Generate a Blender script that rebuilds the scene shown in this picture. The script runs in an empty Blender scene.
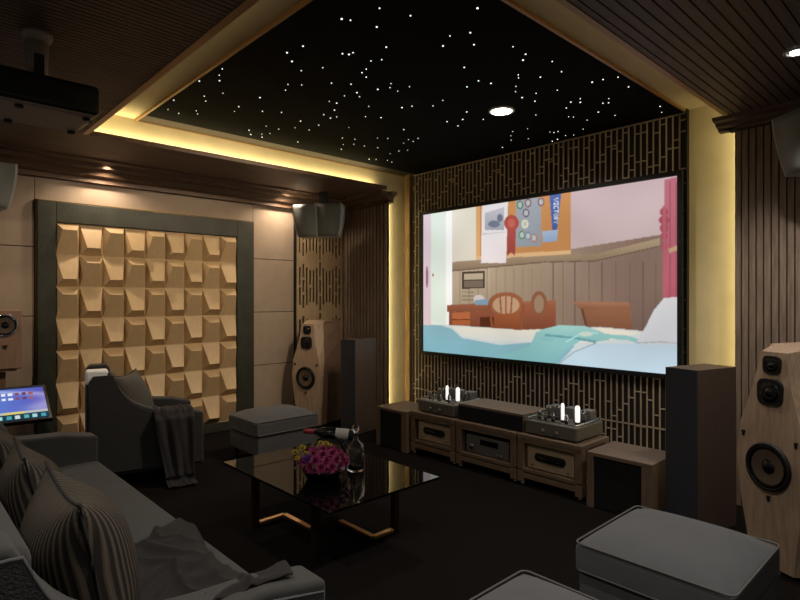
import bpy, bmesh, math, random
import numpy as np
from mathutils import Vector, Matrix
random.seed(7)
SC = bpy.context.scene
COL = SC.collection
R = math.radians

# ------------------------------------------------------------------ camera, light, exposure
F = 554.0
cam_d = bpy.data.cameras.new('camera'); cam = bpy.data.objects.new('camera', cam_d); COL.objects.link(cam)
cam_d.sensor_width = 36; cam_d.lens = 36*F/800; cam_d.clip_start = .02
cam_d.shift_y = -0.00125
cam.location = (0, 0, 1.5); cam.rotation_euler = (R(90), 0, R(46.8))
SC.camera = cam
SC.view_settings.view_transform = 'Standard'; SC.view_settings.look = 'None'
SC.view_settings.gamma = 1; SC.view_settings.use_curve_mapping = False
SC.view_settings.exposure = 0.0
w = bpy.data.worlds.new('world'); SC.world = w; w.use_nodes = True
w.node_tree.nodes['Background'].inputs[0].default_value = (1.0, .93, .85, 1)
w.node_tree.nodes['Background'].inputs[1].default_value = 0.10

def srgb(h):
    h = h.lstrip('#'); c = [int(h[i:i+2], 16)/255 for i in (0, 2, 4)]
    return tuple((x/12.92 if x <= .04045 else ((x+.055)/1.055)**2.4) for x in c)

def area(name, loc, rot, sx, sy, power, color, spread=180):
    d = bpy.data.lights.new(name, 'AREA'); d.shape = 'RECTANGLE'; d.size = sx; d.size_y = sy
    d.energy = power; d.color = color; d.spread = R(spread)
    o = bpy.data.objects.new(name, d); COL.objects.link(o); o.location = loc; o.rotation_euler = rot
    return o
def aim(o, direction):
    o.rotation_euler = Vector(direction).to_track_quat('-Z', 'X').to_euler()
def strip_light(name, a, b, direction, power, color, width=.015, spread=180):
    """a long thin LED area light running from a to b, emitting towards direction"""
    a = Vector(a); b = Vector(b); L = (b-a).length
    o = area(name, (a+b)/2, (0, 0, 0), L, width, power, color, spread)
    z = -Vector(direction).normalized(); x = (b-a).normalized(); y = z.cross(x).normalized(); z = x.cross(y)
    o.rotation_euler = Matrix((x, y, z)).transposed().to_euler()
    return o
GOLD = (1.0, .86, .44)
SPOTS = dict(cove_left=17, cove_rear=9, cove_right=10, niche=42)
strip_light('cove_light', (-5.125, .95, 2.845), (-5.125, 4.40, 2.845), (-.45, 0, 1), SPOTS['cove_left'], GOLD)
strip_light('cove_light', (-4.85, 1.11, 2.85), (-1.25, 1.11, 2.85), (0, -.5, 1), SPOTS['cove_rear'], GOLD)
strip_light('cove_light', (-1.19, 1.2, 2.85), (-1.19, 4.5, 2.85), (.5, 0, 1), SPOTS['cove_right'], GOLD)
strip_light('niche_light', (-5.148, 4.592, .06), (-5.148, 4.592, 2.74), (-.8, .6, 0), SPOTS['niche'], GOLD)
strip_light('niche_light', (-1.25, 4.82, .06), (-1.25, 4.82, 3.0), (-1, .9, 0), SPOTS['niche']*.19, GOLD)

def spot(loc, power, color, size=110, blend=.6, r=.04, direction=(0, 0, -1)):
    d = bpy.data.lights.new('downlight_beam', 'SPOT'); d.energy = power; d.color = color
    d.spot_size = R(size); d.spot_blend = blend; d.shadow_soft_size = r
    o = bpy.data.objects.new('downlight_beam', d); COL.objects.link(o); o.location = loc
    aim(o, direction); return o
WARM = (1.0, .80, .58); NEUT = (1.0, .93, .84)
# beams (the fixtures themselves are built with the ceiling)
LAMPS = []      # (x, y, ceiling z, lit, power, colour, size)
LAMPS += [(-5.45, 1.62, 2.80, True, 40, WARM, 150), (-5.45, 2.55, 2.80, False, 0, WARM, 110), (-5.45, 3.42, 2.80, True, 40, WARM, 150),
          (-3.0, 3.2, 3.077, True, 60, NEUT, 150), (-.72, 3.35, 2.80, True, 80, NEUT, 130),
          (-5.45, .3, 2.80, True, 20, WARM, 150), (-.75, 1.55, 2.80, True, 70, NEUT, 130), (-2.9, -.75, 2.80, True, 25, NEUT, 130),  # this row and the next: unseen downlights added to fill the room
          (-1.3, .25, 2.80, True, 65, NEUT, 120), (-3.6, -.9, 2.80, True, 0, NEUT, 100)]
AIMED = [((-3.0, 3.2, 3.03), 175, WARM, 84, (-6.0, 2.0, .9)), ((-3.6, -.9, 2.76), 60, WARM, 58, (-6.0, 2.2, 1.45))]  # wash beams added to brighten the tile panel wall

# ------------------------------------------------------------------ pixel helpers (used at design time for flat artwork)
FW = Vector((-math.sin(R(46.8)), math.cos(R(46.8)), 0)); RT = Vector((math.cos(R(46.8)), math.sin(R(46.8)), 0))
def ray(u, v): return FW + RT*((u-400)/F) + Vector((0, 0, (299-v)/F))
def on_y(u, v, y):
    r = ray(u, v); k = y/r.y; return Vector((r.x*k, y, 1.5+r.z*k))
def on_z(u, v, z):
    r = ray(u, v); k = (z-1.5)/r.z; return Vector((r.x*k, r.y*k, z))

# ------------------------------------------------------------------ materials
MATS = {}
def mat(name, col, rough=.6, metal=0, spec=.5, bump=0, bscale=60, var=0, vscale=5, emit=None, estr=0, coat=0, sheen=0, trans=0, ior=1.45, stretch=None):
    if name in MATS: return MATS[name]
    m = bpy.data.materials.new(name); m.use_nodes = True; nt = m.node_tree; b = nt.nodes['Principled BSDF']
    c = srgb(col) if isinstance(col, str) else col
    b.inputs['Base Color'].default_value = (*c, 1); b.inputs['Roughness'].default_value = rough
    b.inputs['Metallic'].default_value = metal; b.inputs['Specular IOR Level'].default_value = spec
    b.inputs['IOR'].default_value = ior
    if coat: b.inputs['Coat Weight'].default_value = coat; b.inputs['Coat Roughness'].default_value = .05
    if sheen: b.inputs['Sheen Weight'].default_value = sheen; b.inputs['Sheen Roughness'].default_value = .5
    if trans: b.inputs['Transmission Weight'].default_value = trans
    if emit is not None:
        b.inputs['Emission Color'].default_value = (*(srgb(emit) if isinstance(emit, str) else emit), 1)
        b.inputs['Emission Strength'].default_value = estr
    tc = nt.nodes.new('ShaderNodeTexCoord'); mp = nt.nodes.new('ShaderNodeMapping')
    nt.links.new(tc.outputs['Object'], mp.inputs[0])
    if stretch: mp.inputs['Scale'].default_value = stretch
    if var:
        n = nt.nodes.new('ShaderNodeTexNoise'); n.inputs['Scale'].default_value = vscale; n.inputs['Detail'].default_value = 6
        nt.links.new(mp.outputs[0], n.inputs['Vector'])
        r = nt.nodes.new('ShaderNodeValToRGB')
        r.color_ramp.elements[0].position = .3; r.color_ramp.elements[1].position = .7
        r.color_ramp.elements[0].color = (*[x*(1-var) for x in c], 1); r.color_ramp.elements[1].color = (*[min(1, x*(1+var)) for x in c], 1)
        nt.links.new(n.outputs['Fac'], r.inputs[0]); nt.links.new(r.outputs[0], b.inputs['Base Color'])
    if bump:
        n = nt.nodes.new('ShaderNodeTexNoise'); n.inputs['Scale'].default_value = bscale; n.inputs['Detail'].default_value = 3
        nt.links.new(mp.outputs[0], n.inputs['Vector'])
        bp = nt.nodes.new('ShaderNodeBump'); bp.inputs['Strength'].default_value = bump; bp.inputs['Distance'].default_value = .004
        nt.links.new(n.outputs['Fac'], bp.inputs['Height']); nt.links.new(bp.outputs[0], b.inputs['Normal'])
    MATS[name] = m; return m
def wood(name, col, rough=.55, var=.3, s=(14, 14, 1.2), vscale=4, bump=.15):
    return mat(name, col, rough=rough, var=var, vscale=vscale, stretch=s, bump=bump, bscale=12)

m_slatwood_v = wood('dark_slat_wood_upright', '#857262')
m_slatwood_y = wood('dark_slat_wood_ceiling', '#5b4638', s=(14, 1.2, 14))
m_soffit = wood('soffit_wood', '#5a4536', s=(8, 1, 8))
m_groove = mat('groove_black', '#0c0908', rough=.9)
m_crown = wood('crown_wood', '#5c4636', s=(2, 2, 14))
m_wallfab = mat('beige_wall_fabric', '#9a8978', rough=.85, bump=.35, bscale=160, var=.06, vscale=8)
m_gap = mat('wall_gap', '#3a2b20', rough=.9)
m_cream = mat('cove_plaster', '#b5a688', rough=.7, var=.05, vscale=6)
m_orange = mat('copper_edge', '#9a7448', rough=.4, metal=.3)
m_frame = mat('dark_green_leather', '#2e3026', rough=.5, bump=.5, bscale=40, var=.25, vscale=7)
m_gold = mat('brass_trim', '#a8803a', rough=.28, metal=1)
m_tile = wood('acoustic_tile_wood', '#c0a57e', rough=.5, s=(10, 10, 1.5), var=.06)
m_lattice = mat('bronze_lattice', '#b0a08c', rough=.45, metal=.15)
m_latback = mat('dark_lattice_back', '#1e1410', rough=.7)
m_black = mat('matte_black', '#0c0c0d', rough=.6)
m_blackgloss = mat('gloss_black', '#060607', rough=.15)
m_star = mat('star_panel_black', '#020203', rough=.9, spec=.1)
m_carpet = mat('black_carpet', '#151110', rough=1, bump=1, bscale=260, spec=.1, var=.35, vscale=60)
m_fab = mat('grey_velvet_fabric', '#505154', rough=.9, bump=.2, bscale=240, var=.07, vscale=9, sheen=.12)
m_boucle = mat('charcoal_boucle_fabric', '#383736', rough=1, bump=1, bscale=150, var=.3, vscale=90)
m_pipe = mat('grey_piping', '#575552', rough=.8)
m_chairfab = mat('charcoal_fabric', '#28282a', rough=.9, bump=.25, bscale=240, var=.07, vscale=9, sheen=.1)
m_ottofab = mat('slate_fabric', '#434447', rough=.9, bump=.25, bscale=240, var=.07, vscale=9, sheen=.1)
m_throw = mat('dark_knit_throw', '#2a2728', rough=1, bump=.6, bscale=300)
m_throw2 = mat('grey_knit_throw', '#2a2725', rough=1, bump=.6, bscale=300)
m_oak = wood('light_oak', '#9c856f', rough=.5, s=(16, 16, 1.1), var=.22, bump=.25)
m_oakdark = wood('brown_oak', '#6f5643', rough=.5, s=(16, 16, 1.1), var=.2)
m_column = wood('dark_brown_veneer', '#54443a', rough=.55, s=(16, 16, 1.1), var=.12)
m_rackwood = wood('rack_wood', '#6c5a4a', rough=.5, s=(1.5, 12, 12), var=.2)
m_rackpost = wood('rack_post_wood', '#6b5848', rough=.5, s=(12, 12, 1.5), var=.2)
m_grille = mat('black_grille_cloth', '#0a0a0b', rough=.95, bump=.3, bscale=400)
m_greygrille = mat('slate_grille_cloth', '#2b2c32', rough=.9, bump=.2, bscale=400)
m_surround = mat('grey_speaker_shell', '#a4a6a0', rough=.35)
m_surgrille = mat('grey_speaker_grille', '#6c6f6b', rough=.6, bump=.2, bscale=400)
m_cone = mat('driver_cone', '#54463a', rough=.45)
m_cap = mat('driver_cap', '#0c0c0d', rough=.2)
m_chrome = mat('chrome', '#d8d8d8', rough=.12, metal=1)
m_ampbody = mat('amp_black_metal', '#5c5850', rough=.5, metal=0, bump=.2, bscale=80)
m_goldface = mat('champagne_faceplate', '#a8957a', rough=.45, metal=.15)
m_silver = mat('grey_faceplate', '#6c6a6a', rough=.4, metal=.3)
m_glass = mat('clear_glass', '#ffffff', rough=.02, trans=1, ior=1.45)
m_tabletop = mat('black_mirror_glass', '#040404', rough=.03, spec=.5, ior=1.45)
m_darkbrass = mat('dark_brass', '#5e4826', rough=.3, metal=.9)
m_copper = mat('polished_copper', '#f0c492', rough=.35, metal=1)
m_white = mat('white_plastic', '#cfcac2', rough=.5)
m_offwhite = mat('taupe_plastic', '#8c7d6e', rough=.5)
m_projblack = mat('projector_black', '#100e0e', rough=.35)
m_lampon = mat('lit_lamp_disc', '#ffffff', emit=(1, .95, .88), estr=9)
m_staron = mat('fibre_star_light', '#ffffff', emit=(.95, .98, 1), estr=1.3)
m_led = mat('led_tape', '#ffe0a0', emit=GOLD, estr=3)

def stripe_mat(name, c1, c2, c3, scale):
    m = bpy.data.materials.new(name); m.use_nodes = True; nt = m.node_tree; b = nt.nodes['Principled BSDF']
    b.inputs['Roughness'].default_value = .85; b.inputs['Specular IOR Level'].default_value = .3
    tc = nt.nodes.new('ShaderNodeTexCoord'); wv = nt.nodes.new('ShaderNodeTexWave'); wv.wave_type = 'BANDS'; wv.bands_direction = 'X'
    wv.inputs['Scale'].default_value = scale; wv.inputs['Distortion'].default_value = .25; wv.inputs['Detail'].default_value = 1
    nt.links.new(tc.outputs['Object'], wv.inputs['Vector'])
    r = nt.nodes.new('ShaderNodeValToRGB'); e = r.color_ramp.elements
    e[0].position = .0; e[0].color = (*srgb(c1), 1); e[1].position = 1; e[1].color = (*srgb(c3), 1)
    x = e.new(.5); x.color = (*srgb(c1), 1); x = e.new(.62); x.color = (*srgb(c2), 1); x = e.new(.88); x.color = (*srgb(c2), 1)
    nt.links.new(wv.outputs['Fac'], r.inputs[0]); nt.links.new(r.outputs[0], b.inputs['Base Color'])
    bp = nt.nodes.new('ShaderNodeBump'); bp.inputs['Strength'].default_value = .5; bp.inputs['Distance'].default_value = .003
    nt.links.new(wv.outputs['Fac'], bp.inputs['Height']); nt.links.new(bp.outputs[0], b.inputs['Normal'])
    return m
m_stripe = stripe_mat('striped_satin', '#2a2622', '#51483e', '#62574a', 20)

# ------------------------------------------------------------------ mesh helpers
class MB:
    def __init__(s): s.v = []; s.f = []; s.fm = []; s.sm = []
    def add(s, vs, fs, mi=0, smooth=False, M=None):
        o = len(s.v)
        for p in vs:
            p = Vector(p); s.v.append(tuple(M @ p) if M is not None else tuple(p))
        for f in fs: s.f.append(tuple(o+i for i in f)); s.fm.append(mi); s.sm.append(smooth)
        return s
    def box(s, x0, x1, y0, y1, z0, z1, mi=0, M=None):
        if x0 > x1: x0, x1 = x1, x0
        if y0 > y1: y0, y1 = y1, y0
        vs = [(x0,y0,z0),(x1,y0,z0),(x1,y1,z0),(x0,y1,z0),(x0,y0,z1),(x1,y0,z1),(x1,y1,z1),(x0,y1,z1)]
        return s.add(vs, [(0,3,2,1),(4,5,6,7),(0,1,5,4),(1,2,6,5),(2,3,7,6),(3,0,4,7)], mi, False, M)
    def lathe(s, prof, n=24, c=(0,0,0), M=None, mi=0, smooth=True, cap=True):
        vs = []; fs = []
        for r, z in prof:
            for k in range(n):
                a = 2*math.pi*k/n; vs.append((c[0]+r*math.cos(a), c[1]+r*math.sin(a), c[2]+z))
        for i in range(len(prof)-1):
            for k in range(n):
                fs.append((i*n+k, i*n+(k+1) % n, (i+1)*n+(k+1) % n, (i+1)*n+k))
        if cap:
            fs.append(tuple(reversed(range(n)))); fs.append(tuple((len(prof)-1)*n+k for k in range(n)))
        return s.add(vs, fs, mi, smooth, M)
    def tube(s, pts, r, n=8, mi=0, closed=False):
        pts = [Vector(p) for p in pts]; m = len(pts); vs = []; fs = []
        up = Vector((0, 0, 1))
        for i, p in enumerate(pts):
            if closed: t = pts[(i+1) % m]-pts[i-1]
            else: t = pts[min(i+1, m-1)]-pts[max(i-1, 0)]
            t.normalize(); a = t.cross(up)
            if a.length < .05: a = t.cross(Vector((1, 0, 0)))
            a.normalize(); b = t.cross(a)
            rr = r[i] if isinstance(r, (list, tuple)) else r
            for k in range(n):
                an = 2*math.pi*k/n; vs.append(p+a*rr*math.cos(an)+b*rr*math.sin(an))
        for i in range(m if closed else m-1):
            j = (i+1) % m
            for k in range(n): fs.append((i*n+k, i*n+(k+1) % n, j*n+(k+1) % n, j*n+k))
        if not closed: fs.append(tuple(range(n))); fs.append(tuple((m-1)*n+k for k in reversed(range(n))))
        return s.add(vs, fs, mi, True)
    def prism(s, poly, axis, a, b, mi=0, smooth=False):
        """extrude 2D poly along axis 'x' (poly in y,z) / 'y' (x,z) / 'z' (x,y)"""
        def P(p, t): return {'x': (t, p[0], p[1]), 'y': (p[0], t, p[1]), 'z': (p[0], p[1], t)}[axis]
        n = len(poly); vs = [P(p, a) for p in poly]+[P(p, b) for p in poly]
        fs = [tuple(range(n)), tuple(reversed(range(n, 2*n)))]+[(i, n+i, n+(i+1) % n, (i+1) % n) for i in range(n)]
        return s.add(vs, fs, mi, smooth)
    def grid(s, fn, nu, nv, mi=0, smooth=True, closeu=False):
        vs = [fn(i/(nu-1), j/(nv-1)) for i in range(nu) for j in range(nv)]
        fs = [(i*nv+j, (i+1)*nv+j, (i+1)*nv+j+1, i*nv+j+1) for i in range(nu-1) for j in range(nv-1)]
        return s.add(vs, fs, mi, smooth)
    def build(s, name, m, parent=None, bevel=0, seg=2, sub=0, solid=0, fix=True, loc=None, weld=False):
        me = bpy.data.meshes.new(name); me.from_pydata(s.v, [], s.f)
        ms = m if isinstance(m, (list, tuple)) else [m]
        for x in ms: me.materials.append(x)
        me.polygons.foreach_set('material_index', s.fm); me.polygons.foreach_set('use_smooth', s.sm)
        if fix or weld:
            bm = bmesh.new(); bm.from_mesh(me)
            if weld: bmesh.ops.remove_doubles(bm, verts=bm.verts, dist=1e-5)
            bmesh.ops.recalc_face_normals(bm, faces=bm.faces); bm.to_mesh(me); bm.free()
        me.update()
        o = bpy.data.objects.new(name, me); COL.objects.link(o)
        if parent: o.parent = parent
        if loc: o.location = loc
        if bevel:
            b = o.modifiers.new('bevel', 'BEVEL'); b.width = bevel; b.segments = seg; b.limit_method = 'ANGLE'; b.angle_limit = R(35)
            for p in me.polygons: p.use_smooth = True
            wn = o.modifiers.new('wn', 'WEIGHTED_NORMAL')
        if solid: q = o.modifiers.new('solid', 'SOLIDIFY'); q.thickness = solid; q.offset = 0
        if sub: q = o.modifiers.new('sub', 'SUBSURF'); q.levels = sub; q.render_levels = sub
        return o
def tag(o, label, cat, group=None, kind=None):
    o['label'] = label; o['category'] = cat
    if group: o['group'] = group
    if kind: o['kind'] = kind
    return o
def thing(name, label, cat, loc, rz=0, group=None):
    o = bpy.data.objects.new(name, None); o.empty_display_size = .1; COL.objects.link(o); o.location = loc; o.rotation_euler = (0, 0, rz)
    return tag(o, label, cat, group)
def struct(o): o['kind'] = 'structure'; return o
def copy_tree(o, parent=None):
    c = o.copy(); COL.objects.link(c); c.parent = parent
    for ch in [x for x in o.children]: copy_tree(ch, c)
    return c

# ------------------------------------------------------------------ room shell
XL, YF, XR, YB = -6.0, 4.96, 1.25, -1.6
ZS, ZT = 2.80, 3.09
TX0, TX1, TY0 = -4.88, -1.28, 1.19       # tray opening
WX0, WX1, WY = -5.09, -1.28, 4.56        # slat wings
struct(MB().box(XL-.1, XR+.1, YB-.1, YF+.1, -.08, 0).build('floor', m_carpet))
# left wall : fabric panels over dark backing
struct(MB().box(XL-.12, XL-.012, YB, YF, 0, 3.2).build('wall_left', m_gap))
b = MB()
zs = [.07, .706, 1.343, 1.98, 2.66]
ys = [YB, -.9, .1, 1.035, 3.235, 3.80]
for i in range(len(ys)-1):
    for j in range(4):
        if i == 3 and j < 3: continue
        if i == 3: b.box(XL-.012, XL, ys[i]+.002, ys[i+1]-.002, 2.41, zs[4]); continue
        b.box(XL-.012, XL, ys[i]+.002, ys[i+1]-.002, zs[j]+.004, zs[j+1]-.004)
struct(b.build('trim_1', m_wallfab, bevel=.003, seg=1))
struct(MB().box(XL-.01, XL+.02, YB, 3.8, 0, .07).build('baseboard_left', m_crown))
# front wall
struct(MB().box(XL, XR, YF, YF+.1, 0, 3.2).build('wall_front', m_cream))
# slat wings each side of the screen niche
def wing(name, x0, x1, bx0, bx1, n, gp):
    b = MB(); b.box(bx0, bx1, WY+.035, YF, 0, ZT, 0)          # body (cream sides)
    o = struct(b.build(name, m_cream))
    b = MB(); b.box(x0, x1, WY+.012, WY+.034, 0, ZS, 1)
    p = (x1-x0)/n
    for i in range(n):
        b.box(x0+i*p+gp/2, x0+(i+1)*p-gp/2, WY-.004, WY+.014, 0, ZS, 0)
    return struct(b.build(name, [m_slatwood_v, m_groove]))
wing('trim_2', XL, WX0, XL, -5.17, 14, .017)
wing('trim_3', WX1, XR, -1.20, XR, 55, .009)
# crown mouldings : stepped
def crown_profile(): return [(0, -.13), (.06, -.13), (.06, -.10), (.11, -.085), (.13, -.05), (.18, -.04), (.20, 0), (0, 0)]
b = MB()
prof = [(WY-p[0], ZS+p[1]) for p in crown_profile()]
b.prism(prof, 'x', XL, WX0+.12)
prof2 = [(WX0+p[0]*.8, ZS+p[1]) for p in crown_profile()]
b.prism(prof2, 'y', WY-.06, WY+.03)
struct(b.build('trim_4', m_crown))
b = MB(); b.prism([(WY-p[0], ZS+p[1]*.58) for p in crown_profile()], 'x', WX1-.09, XR)
b.prism([(WX1-p[0]*.45, ZS+p[1]*.58) for p in crown_profile()], 'y', WY-.06, WY+.03)
struct(b.build('trim_5', m_crown))
b = MB(); b.prism([(XL+p[0]*1.1, ZS+p[1]*1.35) for p in crown_profile()], 'y', YB, WY)
b.box(XL+.22, XL+.34, YB, WY, ZS-.018, ZS)
struct(b.build('trim_6', m_crown))
# soffit ceilings (z 2.80) around the tray opening, slats along y
def slat_ceiling(name, x0, x1, y0, y1, pitch, gap):
    b = MB(); b.box(x0, x1, y0, y1, ZS+.012, ZS+.03, 1)
    n = max(1, round((x1-x0)/pitch)); p = (x1-x0)/n
    for i in range(n): b.box(x0+i*p+gap/2, x0+(i+1)*p-gap/2, y0, y1, ZS, ZS+.014, 0)
    return struct(b.build(name, [m_slatwood_y, m_groove]))
slat_ceiling('ceiling', TX0, XR, YB, TY0, .037, .008)
slat_ceiling('ceiling', TX1, XR, TY0, WY+.04, .055, .008)
struct(MB().box(XL, TX0, YB, WY-.2, ZS, ZS+.03).box(XL, WX0, WY-.2, WY+.04, ZS, ZS+.03).build('ceiling', m_soffit))
# copper lip round the opening
b = MB(); e = .012
b.box(TX0-.03, TX0+e, TY0, WY-.2, ZS-.004, ZS+.034)
struct(b.build('trim_7', m_crown))
b = MB()
b.box(TX0, TX1, TY0-.03, TY0+e, ZS-.004, ZS+.034)
b.box(TX1-e, TX1+.02, TY0, WY-.2, ZS-.004, ZS+.034)
struct(b.build('trim_8', m_orange))
# recess walls of the tray and its upper ceiling with the cream border
b = MB()
b.box(-5.19, -5.17, .9, WY+.035, ZS+.03, ZT); b.box(-5.17, -.95, .9, .92, ZS+.03, ZT); b.box(-.97, -.95, .9, WY+.035, ZS+.03, ZT)
struct(b.build('trim_9', m_cream))
struct(MB().box(-5.2, -.94, .88, YF, ZT, ZT+.08).build('ceiling', m_cream))
b = MB(); b.box(-5.16, -4.97, 1.66, YF, ZT-.012, ZT)
struct(b.build('trim_10', mat('dark_border_wood', '#30241a', rough=.7)))
b = MB(); b.box(-5.168, -5.15, 1.66, YF, ZT-.016, ZT)
struct(b.build('trim_11', m_lampon if False else m_gold))
# black star ceiling
SX0, SX1, SY0 = -4.97, -1.76, 1.66
star = thing('star_ceiling_panel', 'black star ceiling panel with fibre light points above the screen', 'ceiling panel', (SX0, SY0, ZT))
MB().box(0, SX1-SX0, 0, YF-SY0, -.012, -.001).build('panel', m_star, star)
b = MB(); b.box(-.19, SX1-SX0+.02, -.02, .0, -.02, -.001); b.box(SX1-SX0, SX1-SX0+.02, 0, YF-SY0, -.02, -.001)
b.build('copper_edging', m_orange, star)
raw = []
for sc, ox, oy, pts in [
 (4, 130, 0, [(632,58),(692,184),(628,210),(648,245),(685,282),(771,270),(369,275),(357,300),(303,303),(358,322),(277,324),(632,337),(687,339),(622,360),(372,372),(297,384),(520,390),(175,400),(303,404),(797,405),(435,426),(152,437),(418,445),(530,445),(606,449),(265,443),(270,455),(195,453),(682,484),(775,458),(545,504),(660,510),(755,500),(595,516)]),
 (4, 320, 0, [(238,32),(87,75),(122,80),(362,62),(227,107),(630,32),(601,130),(520,143),(492,183),(616,178),(772,186),(265,188),(90,214),(116,217),(132,210),(247,238),(204,243),(12,270),(185,276),(168,290),(185,308),(577,269),(793,299),(634,323),(684,333),(588,347),(784,345),(782,366),(284,334),(280,350),(311,364),(358,346),(231,357),(124,336),(148,370),(158,386),(98,383),(46,332),(37,405),(67,412),(58,440),(67,467),(42,472),(17,458),(195,425),(182,466),(328,430),(368,424),(452,423),(491,401),(244,470),(116,509),(587,447),(571,477),(653,477),(508,486),(552,503),(335,518)]),
 (4.444, 240, 90, [(100,95),(185,98),(90,34),(118,160),(40,178),(48,197),(97,195),(98,209),(133,192),(172,174),(268,136),(245,165),(307,177),(350,155),(257,230),(484,165),(455,213),(459,242),(450,263),(510,218),(506,240),(553,248),(574,307),(605,308),(611,213),(657,215),(612,256),(655,312),(675,320),(667,282),(706,271),(745,267),(727,236),(749,220),(770,228),(791,214),(727,177),(720,77),(765,71),(573,72),(559,118),(627,122),(465,25),(531,29),(430,58),(396,49),(420,90),(374,108),(402,125),(430,119)]),
 (4.21, 500, 20, [(55,112),(108,143),(97,168),(77,231),(78,243),(66,278),(65,300),(93,326),(152,308),(147,341),(170,240),(259,217),(220,174),(241,295),(298,345),(338,331),(338,346),(279,370),(289,407),(309,408),(388,261),(434,250),(497,240),(541,281),(458,330),(457,348),(433,350),(414,387),(484,401),(674,363),(681,388),(367,421),(350,459),(276,486),(242,502),(227,473),(210,471),(244,469),(220,510),(151,399),(116,457),(119,499),(54,469),(46,487),(47,505),(10,536),(310,484)])]:
    for x, y in pts:
        u, v = ox+x/sc, oy+y/sc
        if all(abs(u-a)+abs(v-c) > 2.6 for a, c in raw): raw.append((u, v))
sp = []
for i in range(400):
    if len(sp) > 45: break
    x, y = random.uniform(SX0+.1, SX1-.1), random.uniform(SY0+.05, YF-.1)
    sp.append((x, y, .5))
pts3 = []
for u, v in raw:
    p = on_z(u, v, ZT-.013)
    if SX0+.02 < p.x < SX1-.02 and SY0+.02 < p.y < YF-.02: pts3.append(p)
pts3.sort(key=lambda p: p.x*p.x+p.y*p.y)
star_mesh = None
rest = MB()
for i, p in enumerate(pts3):
    r = random.choice([.0035, .005, .006, .004])
    if i < 100 and True:
        if star_mesh is None:
            o = MB().lathe([(.009, -.003), (.009, .002)], 8).build('star_light', m_staron, star); star_mesh = o
        else:
            o = star_mesh.copy(); COL.objects.link(o); o.parent = star
        o.location = (p.x-SX0, p.y-SY0, -.0135); s = r/.009; o.scale = (s, s, 1)
    else:
        rest.lathe([(r*.95, -.003), (r*.95, .002)], 8, c=(p.x-SX0, p.y-SY0, -.0135))
o = rest.build('star_light', m_staron, star); o['kind'] = 'stuff'

# downlights
def downlight(x, y, z, lit, big=False):
    r = .085 if big else .055
    return r
dl_labels = {0: 'lit recessed downlight in the soffit above the left part of the tile panel',
             1: 'unlit round fitting in the soffit between the two lit downlights',
             2: 'lit recessed downlight in the soffit near the wall mounted grey speaker',
             3: 'large bright round downlight set in the black star ceiling',
             4: 'recessed downlight in the slatted ceiling at the right edge above the grey speaker',
             5: 'unseen lit downlight in the soffit nearest the small speaker at the far left',
             6: 'unseen downlight added in the slatted ceiling to light the ottomans',
             7: 'unseen fill downlight added in the slatted ceiling behind the sofa',
             8: 'unseen fill downlight added in the slatted ceiling above the near sofa arm',
             9: 'unseen downlight added in the slatted ceiling above the sofa to light the tile panel'}
LP = [on_z(108, 163, ZS), on_z(206, 178, ZS), on_z(288, 190.5, ZS), on_z(501.5, 110.5, ZT-.013), on_z(797, 51, ZS)]
for i, (x, y, z, lit, pw, col, size) in enumerate(LAMPS):
    if i < len(LP): x, y = LP[i].x, LP[i].y
    d = thing('downlight', dl_labels[i], 'ceiling light', (x, y, z))
    r = .088 if i == 3 else (.045 if i == 4 else .065)
    MB().lathe([(r+.018, -.001), (r+.018, -.008), (r, -.010), (r, -.003)], 28, cap=False).build('ring', m_surround if i != 3 else m_white, d)
    MB().lathe([(r*(.97 if i == 3 else .72), -.0115), (r*(.97 if i == 3 else .72), -.004)], 28).build('lens', m_lampon if lit else m_crown, d)
    if lit and pw: spot((x, y, z-.03), pw, col, size)
for loc_, pw, col, size, tgt in AIMED: spot(loc_, pw, col, size, .8, .06, Vector(tgt)-Vector(loc_))

# ------------------------------------------------------------------ acoustic tile panel on the left wall
AY0, AY1, AZ0, AZ1 = 1.05, 3.22, .0, 2.406
ap = thing('acoustic_wall_panel', 'framed wall panel of faceted tan acoustic tiles behind the armchair', 'wall panel', (XL, AY0, 0))
iy0, iy1, iz1 = .147, 1.962, 2.219; fy = AY1-AY0
b = MB(); T = .045
b.box(0, T, 0, iy0, 0, AZ1); b.box(0, T, iy1, fy, 0, AZ1); b.box(0, T, iy0, iy1, iz1, AZ1); b.box(0, T, iy0, iy1, 0, .10)
b.build('frame', m_frame, ap, bevel=.006)
b = MB()
b.box(0, .03, -.012, 0, 0, AZ1+.012); b.box(0, .03, fy, fy+.012, 0, AZ1+.012); b.box(0, .03, -.012, fy+.012, AZ1, AZ1+.010)
b.build('brass_edging', mat('aged_brass', '#5c4824', rough=.4, metal=.9), ap)
b = MB(); b.box(.002, .01, iy0, iy1, .1, iz1)
nc, nr = 9, 7; cw = (iy1-iy0)/nc; rh = (iz1-.105)/nr
for c in range(nc):
    for r in range(nr):
        y0 = iy0+c*cw; z1 = iz1-r*rh; z0 = z1-rh; g = .0015
        flip = (r+c) % 2 == 0
        zr = z1-rh*.24 if flip else z0+rh*.24
        a, q = y0+cw*.22, y0+cw*.78; h = .112
        vs = [(.008, y0+g, z0+g), (.008, y0+cw-g, z0+g), (.008, y0+cw-g, z1-g), (.008, y0+g, z1-g), (h, a, zr), (h, q, zr)]
        b.add(vs, [(0, 1, 5, 4), (1, 2, 5), (2, 3, 4, 5), (3, 0, 4)])
b.build('faceted_tiles', m_tile, ap, fix=False)

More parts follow.
